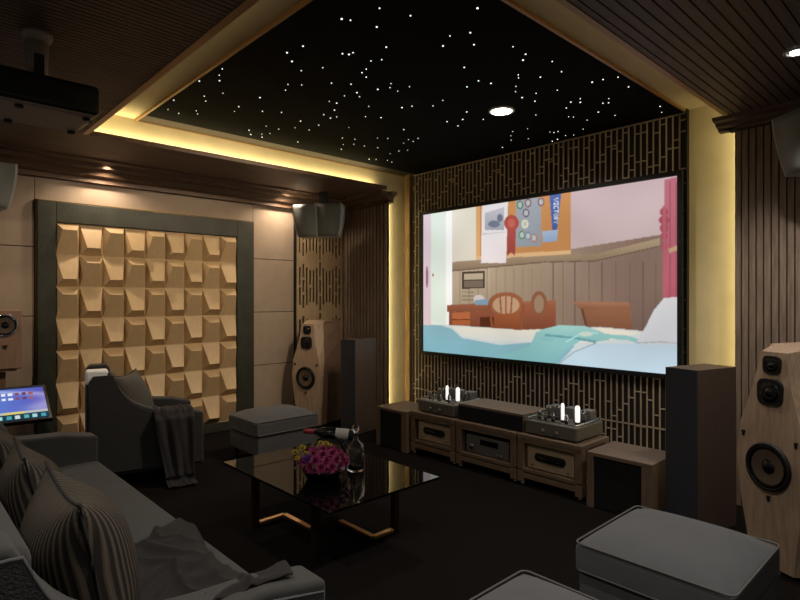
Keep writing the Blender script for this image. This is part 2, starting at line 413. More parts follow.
# perforated lattice panel at the corner
LY0, LY1 = 3.815, 4.545
pp = thing('perforated_wood_panel', 'tan wooden panel with rows of vertical slots in the corner behind the tower speaker', 'wall panel', (XL, LY0, 0))
b = MB(); b.box(0, .012, 0, LY1-LY0, 0, 2.66, 1)
W = LY1-LY0; cols = 13; mar = .03; pt = (W-2*mar)/cols; sw = pt*.56
b.box(.012, .034, 0, mar, 0, 2.66); b.box(.012, .034, W-mar, W, 0, 2.66)
HALF = [81, 95, 81, 70, 70, 81, 106, 81, 70, 70, 81, 95, 81]; BR = [1, 2, 0, 1, 0, 0, 2, 0, 0, 1, 0, 2, 1]
for i in range(cols):
    y0 = mar+i*pt
    b.box(.012, .034, y0, y0+(pt-sw)/2, 0, 2.66); b.box(.012, .034, y0+(pt+sw)/2, y0+pt, 0, 2.66)
    cuts = []
    for cz in (.344, 1.004, 1.664, 2.324):
        h = HALF[i]*.00293; nsg = BR[i]+1; br = .035
        for q in range(nsg):
            a0 = cz-h+2*h*q/nsg+(br/2 if q else 0); a1 = cz-h+2*h*(q+1)/nsg-(br/2 if q < nsg-1 else 0); cuts.append((max(a0, .1), min(a1, 2.6)))
    cuts = sorted(cuts); z = 0
    for a0, a1 in cuts:
        if a0 > z: b.box(.012, .034, y0+(pt-sw)/2, y0+(pt+sw)/2, z, a0)
        z = max(z, a1)
    b.box(.012, .034, y0+(pt-sw)/2, y0+(pt+sw)/2, z, 2.66)
b.build('slotted_board', [wood('tan_wood', '#a48c6c', s=(10, 10, 1.2), var=.1), m_black], pp)
b = MB(); b.box(0, .04, -.012, 0, 0, 2.66); b.box(0, .04, W, W+.012, 0, 2.66)
b.build('edge_strip', m_black, pp)

# ------------------------------------------------------------------ lattice screen on the front wall
GX0, GX1 = -5.02, -1.742
gl = thing('lattice_wall_screen', 'bronze fretwork screen of thin upright bars covering the wall around the projection screen', 'lattice screen', (GX0, YF, 0))
GW = GX1-GX0
MB().box(0, GW, -.02, -.002, 0, ZT-.02).build('backing', m_latback, gl)
b = MB(); n = 60; p = GW/n; bw = .0052; y0, y1 = -.034, -.0205
for i in range(n+1):
    b.box(i*p-bw, i*p+bw, y0, y1, 0.02, ZT-.022)
b.box(0, GW, y0, y1, .368, .380); b.box(0, GW, y0, y1, .0, .02); b.box(0, GW, y0, y1, ZT-.034, ZT-.022)
zig = [0, 1, 2, 3, 4, 4, 3, 1, 2, 5, 5, 2]
for i in range(n):
    z1 = zig[i % 12]; z2 = zig[(i+5) % 12]
    for base, k in ((.42, z1), (.80, z2), (2.47, z1), (2.66, z2), (2.88, z1), (.05, z2)):
        zz = base + k*.062
        if zz < ZT-.04: b.box(i*p+bw, (i+1)*p-bw, y0+.002, y1, zz, zz+.010)
    for base in (1.1, 1.35, 1.6, 1.85, 2.1, 2.33):
        if i < 4 or i > n-3: b.box(i*p+bw, (i+1)*p-bw, y0+.002, y1, base+(i % 3)*.07, base+(i % 3)*.07+.010)
b.build('fretwork', m_lattice, gl)
b = MB(); b.box(-.10, 0, -.06, -.002, 0, ZT); b.box(-.018, -.006, -.075, -.06, 0, ZT)
b.build('side_post', [wood('golden_post_wood', '#6e5230', s=(10, 10, 1)), m_gold], gl)
MB().box(GW, GW+.012, -.05, -.002, 0, ZT).build('side_edge', m_black, gl)

# ------------------------------------------------------------------ projection screen
SXa, SXb, SZa, SZb = -4.803, -1.797, .858, 2.540
SY = 4.885
k = SY/4.96
def scr(u, v):                      # image position -> picture coordinates 0..1 on the screen plane
    p = on_y(u, v, 4.908); return ((p.x-SXa)/(SXb-SXa), (p.z-SZa)/(SZb-SZa))
ps = thing('projection_screen', 'wide projection screen showing a cartoon bedroom scene with a bed and a desk', 'screen', (SXa, YF, SZa))
# the wall plane is at 4.96; the screen sits just in front, keeping its 3.03 x 1.70 m size
SW, SH = SXb-SXa, SZb-SZa
fr = .04
b = MB(); b.box(-fr, SW+fr, -.085, -.03, -fr, 0); b.box(-fr, SW+fr, -.085, -.03, SH, SH+fr)
b.box(-fr, 0, -.085, -.03, 0, SH); b.box(SW, SW+fr, -.085, -.03, 0, SH); b.box(-.01, SW+.01, -.05, -.03, -.01, SH+.01)
b.build('bezel', m_black, ps)
NX, NZ = 480, 270
img = np.zeros((NZ+1, NX+1, 3))
gx, gz = np.meshgrid(np.linspace(0, 1, NX+1), np.linspace(0, 1, NZ+1))
def poly(pts, c1, c2=None, soft=False):
    q = [scr(*p) for p in pts]; ins = np.zeros(gx.shape, bool); n = len(q)
    for i in range(n):
        (xa, za), (xb, zb) = q[i], q[(i+1) % n]
        if za == zb: continue
        c = ((za > gz) != (zb > gz)) & (gx < (xb-xa)*(gz-za)/(zb-za)+xa); ins ^= c
    a = np.array(srgb(c1)); d = np.array(srgb(c2 or c1))
    zs_ = [t[1] for t in q]; t = np.clip((gz-min(zs_))/(max(zs_)-min(zs_)+1e-9), 0, 1)[..., None]
    img[ins] = (d*(1-t)+a*t)[ins]
def ell(cx, cy, rx, ry, c):
    poly([(cx+rx*math.cos(a), cy+ry*math.sin(a)) for a in [i*math.pi/12 for i in range(24)]], c)
def line(pts, wd, c):
    for (xa, ya), (xb, yb) in zip(pts, pts[1:]):
        dx, dy = xb-xa, yb-ya; L = math.hypot(dx, dy) or 1; nx, ny = -dy/L*wd/2, dx/L*wd/2
        poly([(xa+nx, ya+ny), (xb+nx, yb+ny), (xb-nx, yb-ny), (xa-nx, ya-ny)], c)
def top_y(u): return 215.2-.157*(u-423.5)-4
poly([(415, 190), (695, 150), (695, 390), (415, 370)], '#e0ccc8', '#d8c4c0')
# upper wall
poly([(452, 200), (695, 160), (695, 262), (452, 266)], '#cfb4b8', '#c9b0ac')
poly([(452, 200), (477, 200), (477, 266), (452, 266)], '#e8e4d2', '#ddd0bc')
# wainscot
poly([(452, 262), (545, 256), (600, 252), (695, 226), (695, 345), (452, 335)], '#c2ad90', '#a88d72')
for i_ in range(20):
    k_ = i_/19; mix = lambda a, c: tuple(a[q]+(c[q]-a[q])*k_ for q in range(3))
    hx = lambda c: '#%02x%02x%02x' % tuple(int(q) for q in c)
    u0_ = 490+i_*7.5 if i_ else 490; u1_ = 695 if i_ == 19 else 490+(i_+1)*7.5+.6
    poly([(u0_, 262-(u0_-490)*.16), (u1_, 262-(u1_-490)*.16), (u1_, 345), (u0_, 340)], hx(mix((182, 158, 128), (140, 112, 98))), hx(mix((160, 134, 108), (118, 92, 80))))
for u in range(460, 545, 9): line([(u, 268), (u, 335)], .9, '#9a8266')
for u in (553, 563, 575, 589, 602, 616, 630, 643, 656, 667): line([(u, 262), (u, 345)], .9, '#6f554a')
poly([(452, 262), (545, 255), (595, 254), (660, 238), (660, 246), (595, 261), (545, 262), (452, 271)], '#b39a78', '#8c7258')
line([(452, 271), (545, 262), (595, 261), (660, 246)], 1.1, '#6c5444')
# left door and curtain
poly([(418, 200), (431, 200), (431, 352), (418, 352)], '#dccbd6', '#e4c4c4')
poly([(431, 200), (446, 200), (446, 335), (431, 335)], '#dfeade', '#e2ead8')
poly([(446, 200), (452, 200), (452, 335), (446, 335)], '#f6f6f6', '#fbf6ee')
ell(427, 277, 1.4, 11, '#a0707c'); ell(433, 275, 1, 1.6, '#b06a60')
# pinboard
poly([(476, 195), (571, 185), (571, 251), (476, 259)], '#d59350', '#c58544')
poly([(476, 195), (480, 195), (480, 259), (476, 259)], '#e0a866')
poly([(476, 256), (571, 250), (571, 254), (476, 259.5)], '#e3b27a')
poly([(482, 204), (508, 201), (506, 263), (481, 263)], '#e8e4e6', '#eadcda')
poly([(485, 213), (504, 207), (504, 230), (485, 230)], '#c3c0c9', '#9fa2ae')
ell(494, 224, 6, 3.5, '#747a8c'); ell(500, 218, 3, 4, '#6e7488'); line([(483, 234), (506, 232)], .7, '#b9b0b4')
poly([(516, 200), (541, 197), (541, 246), (516, 247)], '#a5aab2', '#9298a2')
for cx, cy, c in ((520, 205, '#4c8a5a'), (526, 213, '#7a5478'), (525, 224, '#e8e2b0'), (522, 235, '#5c8e5a'), (528, 236, '#7d86a6'), (534, 238, '#b4796e'), (541, 202, '#8d5468'), (528, 203, '#8c5a6c')):
    ell(cx, cy, 3.4, 4.4, c); ell(cx, cy, 2.1, 2.9, '#b7c0bc')
ell(511.5, 223, 7.4, 8.2, '#b44a3c'); ell(511.5, 223, 3.6, 4.4, '#c86050')
poly([(507, 229), (516, 229), (515, 256), (511, 252), (507, 257)], '#b04a40', '#9c4038')
# pennant with lettering
poly([(549, 190), (562, 188), (556, 238), (553, 238)], '#4f6cb2', '#3f5ca4')
poly([(542, 231), (558, 230), (557, 241), (543, 242)], '#a9bbd2', '#8ca6c8')
FONT = {'V': ['10001','10001','10001','01010','00100'], 'I': ['111','010','010','010','111'], 'C': ['0111','1000','1000','1000','0111'],
        'T': ['11111','00100','00100','00100','00100'], 'O': ['0110','1001','1001','1001','0110'], 'R': ['1110','1001','1110','1010','1001'], 'Y': ['10001','01010','00100','00100','00100']}
yy = 198.0; s = .95
for ch in 'VICTORY':
    rows = FONT[ch]; cw_ = len(rows[0])
    for r_, row in enumerate(rows):
        for c_, bit in enumerate(row):
            if bit == '1':      # letters turned a quarter, reading down the pennant
                x = 556.2+(2-r_)*s*1.15-(yy-198)*.02; y = yy+c_*s*.82
                poly([(x-.6*s, y), (x+.6*s, y), (x+.6*s, y+.82*s), (x-.6*s, y+.82*s)], '#dfe6f2')
    yy += (cw_+1)*s*.82; s *= .97
# right side: pink carved door and bed post
poly([(664, 180), (695, 172), (695, 330), (664, 322)], '#c06878', '#b4505e')
for u in (670, 676): line([(u, 182), (u, 320)], .9, '#8e3c4a')
for v, r_ in ((212, 4.2), (220, 5.4), (228, 4.4), (236, 3.4), (246, 3)): ell(664, v, r_, 4.6, '#a8485a')
line([(664, 206), (664, 322)], 3, '#b85a68'); line([(669, 251), (684, 245)], 4.5, '#c49a72')
# desk, radio, chair
poly([(462, 272), (485, 271), (485, 288), (462, 289)], '#4a3a2c'); poly([(464, 274), (483, 273), (483, 279), (464, 280)], '#bda888'); poly([(464, 281), (483, 280.5), (483, 287), (464, 287.5)], '#7b6a58')
for v in (292, 296, 300): line([(462, v), (474, v)], 1, '#8d7554')
poly([(447, 305), (556, 300), (556, 309), (447, 312)], '#a86440', '#8c4c2e')
poly([(449, 312), (556, 309), (556, 334), (449, 325)], '#9c5636', '#7c4026')
poly([(452, 313), (470, 312), (470, 319), (452, 319)], '#bf6630'); poly([(452, 320), (470, 320), (470, 325), (452, 325)], '#b25a28')
line([(452, 319.5), (470, 319.3)], .8, '#6e2c10')
poly([(480, 317), (497, 317), (497, 328), (480, 327)], '#5c2a14')
ell(479, 299, 5.5, 4.2, '#d9c8c0'); poly([(475, 300), (489, 299), (489, 305), (475, 305)], '#7fa0b4')
ell(506, 304, 18, 12, '#a05c34'); ell(506, 305, 13.5, 9, '#c59a74')
for u in (500, 506, 512): line([(u, 296), (506+(u-506)*.6, 330)], 1.6, '#9a5630')
poly([(494, 314), (520, 313), (520, 330), (494, 328)], '#a5582c', '#8c451e'); line([(489, 305), (493, 332)], 2.4, '#93502a'); line([(523, 304), (521, 332)], 2.4, '#93502a')
ell(539, 303, 8, 12, '#8f5a38'); ell(539, 304, 5, 9, '#a08062')
# footboard by the wall
poly([(573, 302), (628, 302), (632, 309), (579, 309)], '#a8714e', '#8b573a')
poly([(582, 309), (630, 309), (634, 340), (588, 333)], '#94603f', '#7c4c30')
line([(582, 309), (588, 333)], 2.4, '#6c4028')
# bed, sheet, blanket, pillow
poly([(415, 325), (452, 325), (520, 330), (600, 327), (695, 336), (695, 392), (415, 370)], '#d4d6d0', '#b4ccd6')
poly([(415, 325), (440, 325), (452, 329), (462, 338), (500, 345), (560, 340), (575, 346), (560, 362), (540, 371), (415, 360)], '#86b4c0', '#77b3bf')
poly([(452, 326), (520, 330), (600, 328), (640, 333), (600, 343), (540, 342), (490, 341), (462, 336)], '#ece0c8', '#d6d8d0')
poly([(536, 332), (560, 326), (590, 328), (604, 333), (610, 340), (596, 342), (580, 341), (566, 350), (556, 362), (540, 366), (520, 364), (500, 356), (530, 346)], '#8fc6c0', '#79b6ba')
poly([(540, 330), (560, 325), (585, 326), (600, 331), (598, 337), (578, 333), (560, 334), (552, 341), (540, 340)], '#9ed0c8', '#7fb8b8')
line([(545, 335), (575, 338), (596, 342)], 2.2, '#5f9ea4'); line([(566, 342), (580, 334), (598, 333)], 1.4, '#a8dcd4')
line([(605, 336), (628, 338), (640, 342)], 4.5, '#8cc4c0'); ell(586, 334, 7, 2.4, '#c9d6c8')
poly([(556, 366), (574, 352), (596, 343), (695, 345), (695, 392)], '#bccfdc', '#bfdcea')
line([(556, 366), (574, 352), (596, 343)], 1.1, '#8fa8b4')
poly([(636, 343), (646, 326), (654, 310), (664, 298), (695, 296), (695, 348), (660, 343)], '#d6d4d6', '#cfcfd2')
line([(636, 343), (660, 342), (695, 345)], 1.2, '#a8a8b0')
# painterly tonal variation and gentle smoothing of the artwork
tn = .5+.25*np.sin(gx*9+2*np.sin(gz*7))+.25*np.sin(gz*13+3*gx+1.5*np.sin(gx*17))
lum = img.mean(axis=2, keepdims=True); img = (lum+(img-lum)*.88)*(.84+.14*tn[..., None])

for _ in range(1):
    im = img.copy(); im[1:-1, 1:-1] = (img[1:-1, 1:-1]*2+img[:-2, 1:-1]+img[2:, 1:-1]+img[1:-1, :-2]+img[1:-1, 2:])/6; img = im
me = bpy.data.meshes.new('picture')
vx = np.zeros(((NZ+1)*(NX+1), 3)); vx[:, 0] = (gx*SW).ravel(); vx[:, 1] = -.052; vx[:, 2] = (gz*SH).ravel()
faces = []
for j in range(NZ):
    o_ = j*(NX+1)
    faces += [(o_+i, o_+i+1, o_+NX+2+i, o_+NX+1+i) for i in range(NX)]
me.from_pydata(vx.tolist(), [], faces)
at = me.color_attributes.new('picture', 'FLOAT_COLOR', 'POINT')
at.data.foreach_set('color', np.concatenate([img.reshape(-1, 3), np.ones(((NZ+1)*(NX+1), 1))], 1).ravel())
pm = bpy.data.materials.new('projected_picture'); pm.use_nodes = True; nt = pm.node_tree; nt.nodes.clear()
out = nt.nodes.new('ShaderNodeOutputMaterial'); em = nt.nodes.new('ShaderNodeEmission'); an = nt.nodes.new('ShaderNodeAttribute'); an.attribute_name = 'picture'
em.inputs[1].default_value = 1.05; nt.links.new(an.outputs['Color'], em.inputs[0]); nt.links.new(em.outputs[0], out.inputs[0])
me.materials.append(pm); o = bpy.data.objects.new('picture', me); COL.objects.link(o); o.parent = ps

# ------------------------------------------------------------------ drivers for loudspeakers (face -y in local space)
def driver_mb(r, kind='woofer'):
    M = Matrix.Rotation(R(90), 4, 'X')          # lathe axis z -> -y
    b = MB()
    if kind == 'woofer':
        b.lathe([(r, 0), (r, .012), (r*.93, .018), (r*.86, .012)], 32, M=M, mi=0, cap=False)
        b.lathe([(r*.86, .012), (r*.80, .018), (r*.72, .008)], 32, M=M, mi=1, cap=False)
        b.lathe([(r*.72, .010), (r*.5, .005), (r*.30, .003)], 32, M=M, mi=2, cap=False)
        b.lathe([(r*.30, .003), (r*.24, .010), (r*.12, .018), (.001, .020)], 24, M=M, mi=3, cap=False)
    return b
def sq_driver(b, cx, cz, s, y):
    c = s*.28; pts = []
    for sx, sz, a0 in ((1, 1, 0), (-1, 1, 90), (-1, -1, 180), (1, -1, 270)):
        for q in range(5):
            a = R(a0+q*22.5); pts.append((cx+sx*(s/2-c)+c*math.cos(a), cz+sz*(s/2-c)+c*math.sin(a)))
    b.prism(pts, 'y', y-.014, y+.004, 0)
    M = Matrix.Translation((cx, y-.014, cz)) @ Matrix.Rotation(R(90), 4, 'X')
    b.lathe([(s*.40, 0), (s*.38, .003), (s*.2, -.002), (s*.14, .004), (s*.08, .012), (.001, .015)], 24, M=M, mi=1, cap=False)

def tower(label, loc, rz):
    t = thing('tower_speaker', label, 'loudspeaker', loc, rz, 'oak tower loudspeakers')
    # rings of the cabinet: z, front half width, chamfer half width, chamfer depth, back half width, front y
    rings = [(0.02, .125, .16, .07, .19, -.22), (.35, .175, .195, .06, .19, -.235), (.60, .20, .215, .05, .19, -.24),
             (.78, .185, .21, .07, .19, -.235), (1.02, .11, .17, .10, .18, -.22), (1.205, .078, .135, .12, .165, -.20), (1.24, .09, .14, .04, .165, -.09)]
    vs = []; 
    for z, f, c, cd, bk, y in rings:
        vs += [(-f, y, z), (f, y, z), (c, y+cd, z), (bk, .24, z), (-bk, .24, z), (-c, y+cd, z)]
    b = MB(); n = len(rings)
    for i in range(n-1):
        for k_ in range(6):
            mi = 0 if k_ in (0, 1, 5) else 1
            b.add([vs[i*6+k_], vs[i*6+(k_+1) % 6], vs[(i+1)*6+(k_+1) % 6], vs[(i+1)*6+k_]], [(0, 1, 2, 3)], mi)
    b.add(vs[-6:], [(0, 1, 2, 3, 4, 5)], 0); b.add(vs[:6], [(5, 4, 3, 2, 1, 0)], 1)
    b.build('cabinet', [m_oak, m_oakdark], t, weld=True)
    MB().box(-.15, .15, -.16, .2, 0, .03).build('plinth', m_black, t)
    b = MB(); sq_driver(b, 0, 1.135, .10, -.212); b.build('tweeter', [m_black, m_cap], t)
    b = MB(); sq_driver(b, 0, .985, .145, -.226); b.build('midrange', [m_black, m_cap], t)
    o = driver_mb(.132).build('woofer', [m_black, m_blackgloss, m_cone, m_cap], t, fix=False); o.location = (0, -.243, .575)
    for x, z in ((-.155, .73), (.155, .73), (0, .40)):
        MB().prism([(x-.008, z+.014), (x+.008, z+.014), (x+.003, z-.016), (x-.003, z-.016)], 'y', -.25, -.232).build('inlay', m_black, t)
    return t
tower('pale oak tower speaker standing left behind the far ottoman beside the slotted panel', (-5.58, 3.87, 0), math.atan2(.35, .94))
tower('large pale oak tower speaker at the right edge behind the ottoman', (-.73, 3.79, 0), R(-26))

def column(label, x, y, rz, w_, d_):
    t = thing('column_speaker', label, 'loudspeaker', (x, y, 0), rz, 'slim square column speakers')
    MB().box(-w_, w_, -d_+.012, d_, 0, 1.05).build('cabinet', m_column, t, bevel=.003)
    MB().box(-w_, w_, -d_, -d_+.014, .01, 1.05).build('grille', m_greygrille, t, bevel=.002)
    return t
column('slim brown column speaker with slate grille left of the glowing niche', -4.91, 3.97, R(13), .10, .20)
column('slim brown column speaker with slate grille right of the screen', -1.312, 3.97, R(-15), .11, .21)

def surround(label, x, y, z, rz):
    t = thing('surround_speaker', label, 'loudspeaker', (x, y, z), rz, 'grey wall mounted surround speakers')
    # local: faces -y ; two grilles meeting at a central bar, sides curve inwards towards the bottom
    H = .38; W = .31
    def outline(tt):     # depth half width by height
        return W-.055*(1-tt)**2.2*1.0, .02+.05*(1-tt)
    b = MB(); N = 9; rows = []
    for i in range(N):
        tt = i/(N-1); w_, d_ = outline(tt); rows.append([(-w_, -.13+d_, tt*H), (0, -.158+d_, tt*H), (w_, -.13+d_, tt*H), (w_-.03, .12, tt*H), (-w_+.03, .12, tt*H)])
    for i in range(N-1):
        for k_ in range(5):
            b.add([rows[i][k_], rows[i][(k_+1) % 5], rows[i+1][(k_+1) % 5], rows[i+1][k_]], [(0, 1, 2, 3)], 0, k_ > 1)
    b.add(rows[0], [(0, 1, 2, 3, 4)]); b.add(rows[-1], [(0, 1, 2, 3, 4)])
    b.build('shell', m_surround, t, weld=True)
    for s_ in (-1, 1):
        g = MB()
        for i in range(N-1):
            def P(i, q):
                a = Vector(rows[i][1]); c = Vector(rows[i][0 if s_ < 0 else 2]); p_ = a.lerp(c, q); p_.y -= .006; return p_
            g.add([P(i, .05), P(i, .94), P(i+1, .94), P(i+1, .05)], [(0, 1, 2, 3)], 0, True)
        g.build('grille', m_surgrille, t, weld=True, solid=.006)
    MB().box(-.05, .05, .10, .14, .20, 2.80-z).build('hanging_bracket', m_black, t)
    return t
surround('grey surround speaker hung under the soffit above the slotted wooden panel', -5.49, 3.84, 2.24, R(33.7))
surround('grey surround speaker hung on the slatted wall at the upper right edge', -.655, 4.15, 2.285, R(-33.7))
surround('grey surround speaker at the upper left edge on the fabric wall', -5.80, .55, 2.27, R(90))

# bookshelf speaker on a stand, far left
t = thing('speaker_stand', 'wooden pedestal under the small speaker at the far left edge', 'speaker stand', (-5.72, .74, 0), R(90))
MB().box(-.12, .12, -.13, .13, 0, .03).build('base', m_oakdark, t, bevel=.004)
MB().box(-.035, .035, -.035, .035, .03, .895).build('post', m_oakdark, t, bevel=.004)
MB().box(-.10, .10, -.12, .12, .895, .915).build('top_plate', m_oakdark, t, bevel=.003)
t = thing('bookshelf_speaker', 'small wooden speaker with one round driver at the far left edge', 'loudspeaker', (-5.72, .76, .917), R(88))
MB().box(-.12, .12, -.14, .14, 0, .49).build('cabinet', wood('walnut', '#8b6f5c', var=.15), t, bevel=.008)
o = driver_mb(.092).build('woofer', [m_chrome, m_blackgloss, m_cone, m_cap], t, fix=False); o.location = (0, -.143, .365)
MB().prism([(-.02, .20), (.02, .20), (.008, .165), (-.008, .165)], 'y', -.146, -.135).build('port', m_black, t)

# ------------------------------------------------------------------ media racks
FY = 3.765
def rack(label, x0, x1):
    t = thing('media_rack', label, 'audio rack', ((x0+x1)/2, FY, 0), 0, 'wooden audio racks')
    w_ = (x1-x0)/2-.004; D = .43
    MB().box(-w_, w_, -.005, D, .375, .415).build('top_shelf', m_rackwood, t, bevel=.004)
    MB().box(-w_+.05, w_-.05, 0, D-.02, .345, .375).build('apron', m_rackwood, t, bevel=.003)
    b = MB(); b.box(-w_+.05, w_-.05, -.003, D-.02, .118, .15); b.box(-w_+.05, w_-.05, -.001, D-.02, .065, .108)
    b.build('lower_shelf', m_rackwood, t, bevel=.004)
    for sx in (-1, 1):
        for y_ in (0.0, D-.06):
            x_ = sx*(w_-.03)
            lg = MB().box(x_-.03, x_+.03, y_, y_+.06, .13, .375).box(x_-.03, x_+.03, y_, y_+.06, .03, .122).build('leg', m_rackpost, t, bevel=.004)
            MB().lathe([(.016, 0), (.016, .012), (.010, .03)], 14, c=(x_, y_+.03, 0)).build('foot', m_chrome, lg)
    return t
RX = [(-3.865, -3.285), (-3.28, -2.63), (-2.625, -2.05)]
rack('leftmost audio rack of the three, holding a gold fronted amplifier', *RX[0])
rack('middle audio rack of the three, holding a grey receiver', *RX[1])
rack('rightmost audio rack of the three, holding a gold fronted amplifier', *RX[2])
def gold_amp(label, x):
    t = thing('power_amplifier', label, 'amplifier', (x, FY+.03, .152), 0, 'gold fronted amplifiers in the racks')
    MB().box(-.20, .20, .012, .34, .006, .175).build('case', m_black, t, bevel=.004)
    MB().box(-.205, .205, 0, .014, .004, .178).build('faceplate', m_goldface, t, bevel=.002)
    # handle recess : rounded black plate with a turned bar
    b = MB(); pts = []
    for s_, a0 in ((1, -90), (-1, 90)):
        for q in range(9):
            a = R(a0+q*22.5); pts.append((s_*.105+.032*math.cos(a), .098+.032*math.sin(a)))
    b.prism(pts, 'y', -.006, .003); b.build('badge_plate', m_black, t, bevel=.002)
    h = MB().tube([(-.10, -.012, .105), (-.09, -.022, .103), (0, -.026, .098), (.09, -.022, .092), (.12, -.012, .072)], [.008, .011, .014, .011, .006], 10).build('handle', m_blackgloss, t)
    for x_ in (-.155, .155):
        MB().lathe([(.008, 0), (.008, .008)], 12, M=Matrix.Translation((x_, 0, .03)) @ Matrix.Rotation(R(90), 4, 'X')).build('screw', m_chrome, t)
gold_amp('gold fronted amplifier on the shelf of the leftmost rack', -3.575)
gold_amp('gold fronted amplifier on the shelf of the rightmost rack', -2.34)
t = thing('receiver', 'grey stereo receiver with round knob on the shelf of the middle rack', 'receiver', (-2.955, FY+.03, .152))
MB().box(-.22, .22, .012, .34, .006, .15).build('case', m_black, t, bevel=.004)
MB().box(-.225, .225, 0, .014, .004, .155).build('faceplate', m_silver, t, bevel=.002)
MB().box(-.07, .12, -.003, .002, .085, .13).build('display', m_blackgloss, t)
for x_, z_, r_ in ((-.165, .055, .026), (.12, .03, .011), (.165, .03, .011)):
    MB().lathe([(r_, 0), (r_, .014), (r_*.8, .017)], 24, M=Matrix.Translation((x_, 0, z_)) @ Matrix.Rotation(R(90), 4, 'X')).build('knob', m_chrome, t)

t = thing('center_speaker', 'long low center speaker with wooden top on the middle rack', 'loudspeaker', (-2.94, 3.80, .4155))
MB().box(-.345, .345, .012, .38, .0, .145).build('cabinet', m_rackwood, t, bevel=.004)
MB().box(-.34, .34, 0, .014, .004, .128).build('grille', m_grille, t, bevel=.002)

def tube_amp(label, x, wx):
    t = thing('tube_amplifier', label, 'amplifier', (x, 3.80, .4155), 0, 'valve amplifiers on the racks')
    h = .112; D = .42; w_ = wx/2
    pts = []
    for sx, sy, a0 in ((1, 1, 0), (-1, 1, 90), (-1, -1, 180), (1, -1, 270)):
        for q in range(5):
            a = R(a0+q*22.5); pts.append((sx*(w_-.018)+.018*math.cos(a), D/2+sy*(D/2-.018)+.018*math.sin(a)))
    MB().prism(pts, 'z', .012, h).build('chassis', m_ampbody, t, bevel=.006)
    for sx in (-1, 1):
        for y_ in (.05, D-.05): MB().lathe([(.02, 0), (.022, .013)], 14, c=(sx*(w_-.05), y_, 0)).build('foot', m_black, t)
    b = MB(); b.tube([(p_[0]*.93, (p_[1]-D/2)*.94+D/2, h+.016) for p_ in pts], .0045, 6, closed=True)
    for p_ in pts[::3]: b.tube([(p_[0]*.93, (p_[1]-D/2)*.94+D/2, h-.002), (p_[0]*.93, (p_[1]-D/2)*.94+D/2, h+.016)], .003, 6)
    b.build('guard_rail', m_chrome, t)
    M = lambda x_, z_: Matrix.Translation((x_, 0, z_)) @ Matrix.Rotation(R(90), 4, 'X')
    for x_ in (-.06, .06):
        MB().lathe([(.016, 0), (.016, .014), (.012, .018)], 20, M=M(x_, .048)).build('knob', m_ampbody, t)
    vt = 0
    for i, (fx, y_, hh, r_, kind) in enumerate([(-.75, .10, .085, .016, 'g'), (-.45, .09, .07, .014, 'g'), (-.15, .10, .07, .014, 'g'), (-.6, .19, .11, .020, 'g'), (-.22, .19, .12, .021, 'g'),
                                               (.20, .12, .150, .013, 'w'), (.52, .20, .10, .019, 'g'), (.40, .10, .08, .015, 'g'), (.78, .13, .145, .019, 'w'), (.72, .24, .10, .02, 'g')]):
        x_ = fx*(w_-.02)
        tb = MB().lathe([(r_*1.0, 0), (r_*1.0, .018), (r_*.75, .022)], 18, c=(x_, y_, h)).build('tube_socket', m_black, t)
        if kind == 'g':
            MB().lathe([(r_*.8, .020), (r_, .035), (r_, hh-.02), (r_*.6, hh-.006), (.002, hh)], 18, c=(x_, y_, h), cap=False).build('vacuum_tube', m_glass, t)
            b = MB(); b.box(x_-r_*.5, x_+r_*.5, y_-r_*.35, y_+r_*.35, h+.03, h+hh-.03, 0); b.lathe([(r_*.85, hh-.024), (r_*.5, hh-.010), (.002, hh-.006)], 14, c=(x_, y_, h), mi=1, cap=False)
            b.build('tube_plate', [m_silver, m_chrome], t)
        else:
            MB().lathe([(r_*.8, .020), (r_, .03), (r_, hh-.012), (r_*.7, hh), (.002, hh+.003)], 20, c=(x_, y_, h), cap=False).build('vacuum_tube', m_tubewhite, t)
    for x_ in (-.6, 0, .62):
        MB().box(x_*w_-.045, x_*w_+.045, D-.13, D-.03, h, h+.085).build('transformer', m_silver, t, bevel=.008)
m_tubewhite = mat('white_tube_reflection', '#f4f0ec', rough=.2, emit=(1, .95, .92), estr=.9)  # emission paints in the bright reflection on the white tubes
tube_amp('valve amplifier with glass and bright white tubes on the leftmost rack', -3.565, .47)
tube_amp('valve amplifier with glass and bright white tubes on the rightmost rack', -2.345, .46)

def subwoofer(label, x0, x1, loc_y=3.73):
    t = thing('subwoofer', label, 'loudspeaker', ((x0+x1)/2, loc_y, 0), 0, 'low box subwoofers beside the racks')
    w_ = (x1-x0)/2
    b = MB(); b.box(-w_, w_, 0, .42, .372, .40); b.box(-w_, -w_+.05, 0, .42, 0, .372); b.box(w_-.075, w_, 0, .42, 0, .372); b.box(-w_+.05, w_-.075, .03, .42, .0, .372)
    b.build('cabinet', m_rackpost, t, bevel=.003)
    MB().box(-w_+.052, w_-.077, .015, .03, .012, .37).build('grille', m_grille, t)
subwoofer('low wooden subwoofer with black front left of the racks under the glowing niche', -4.33, -3.88)
subwoofer('low wooden subwoofer with black front right of the racks', -2.0, -1.53)

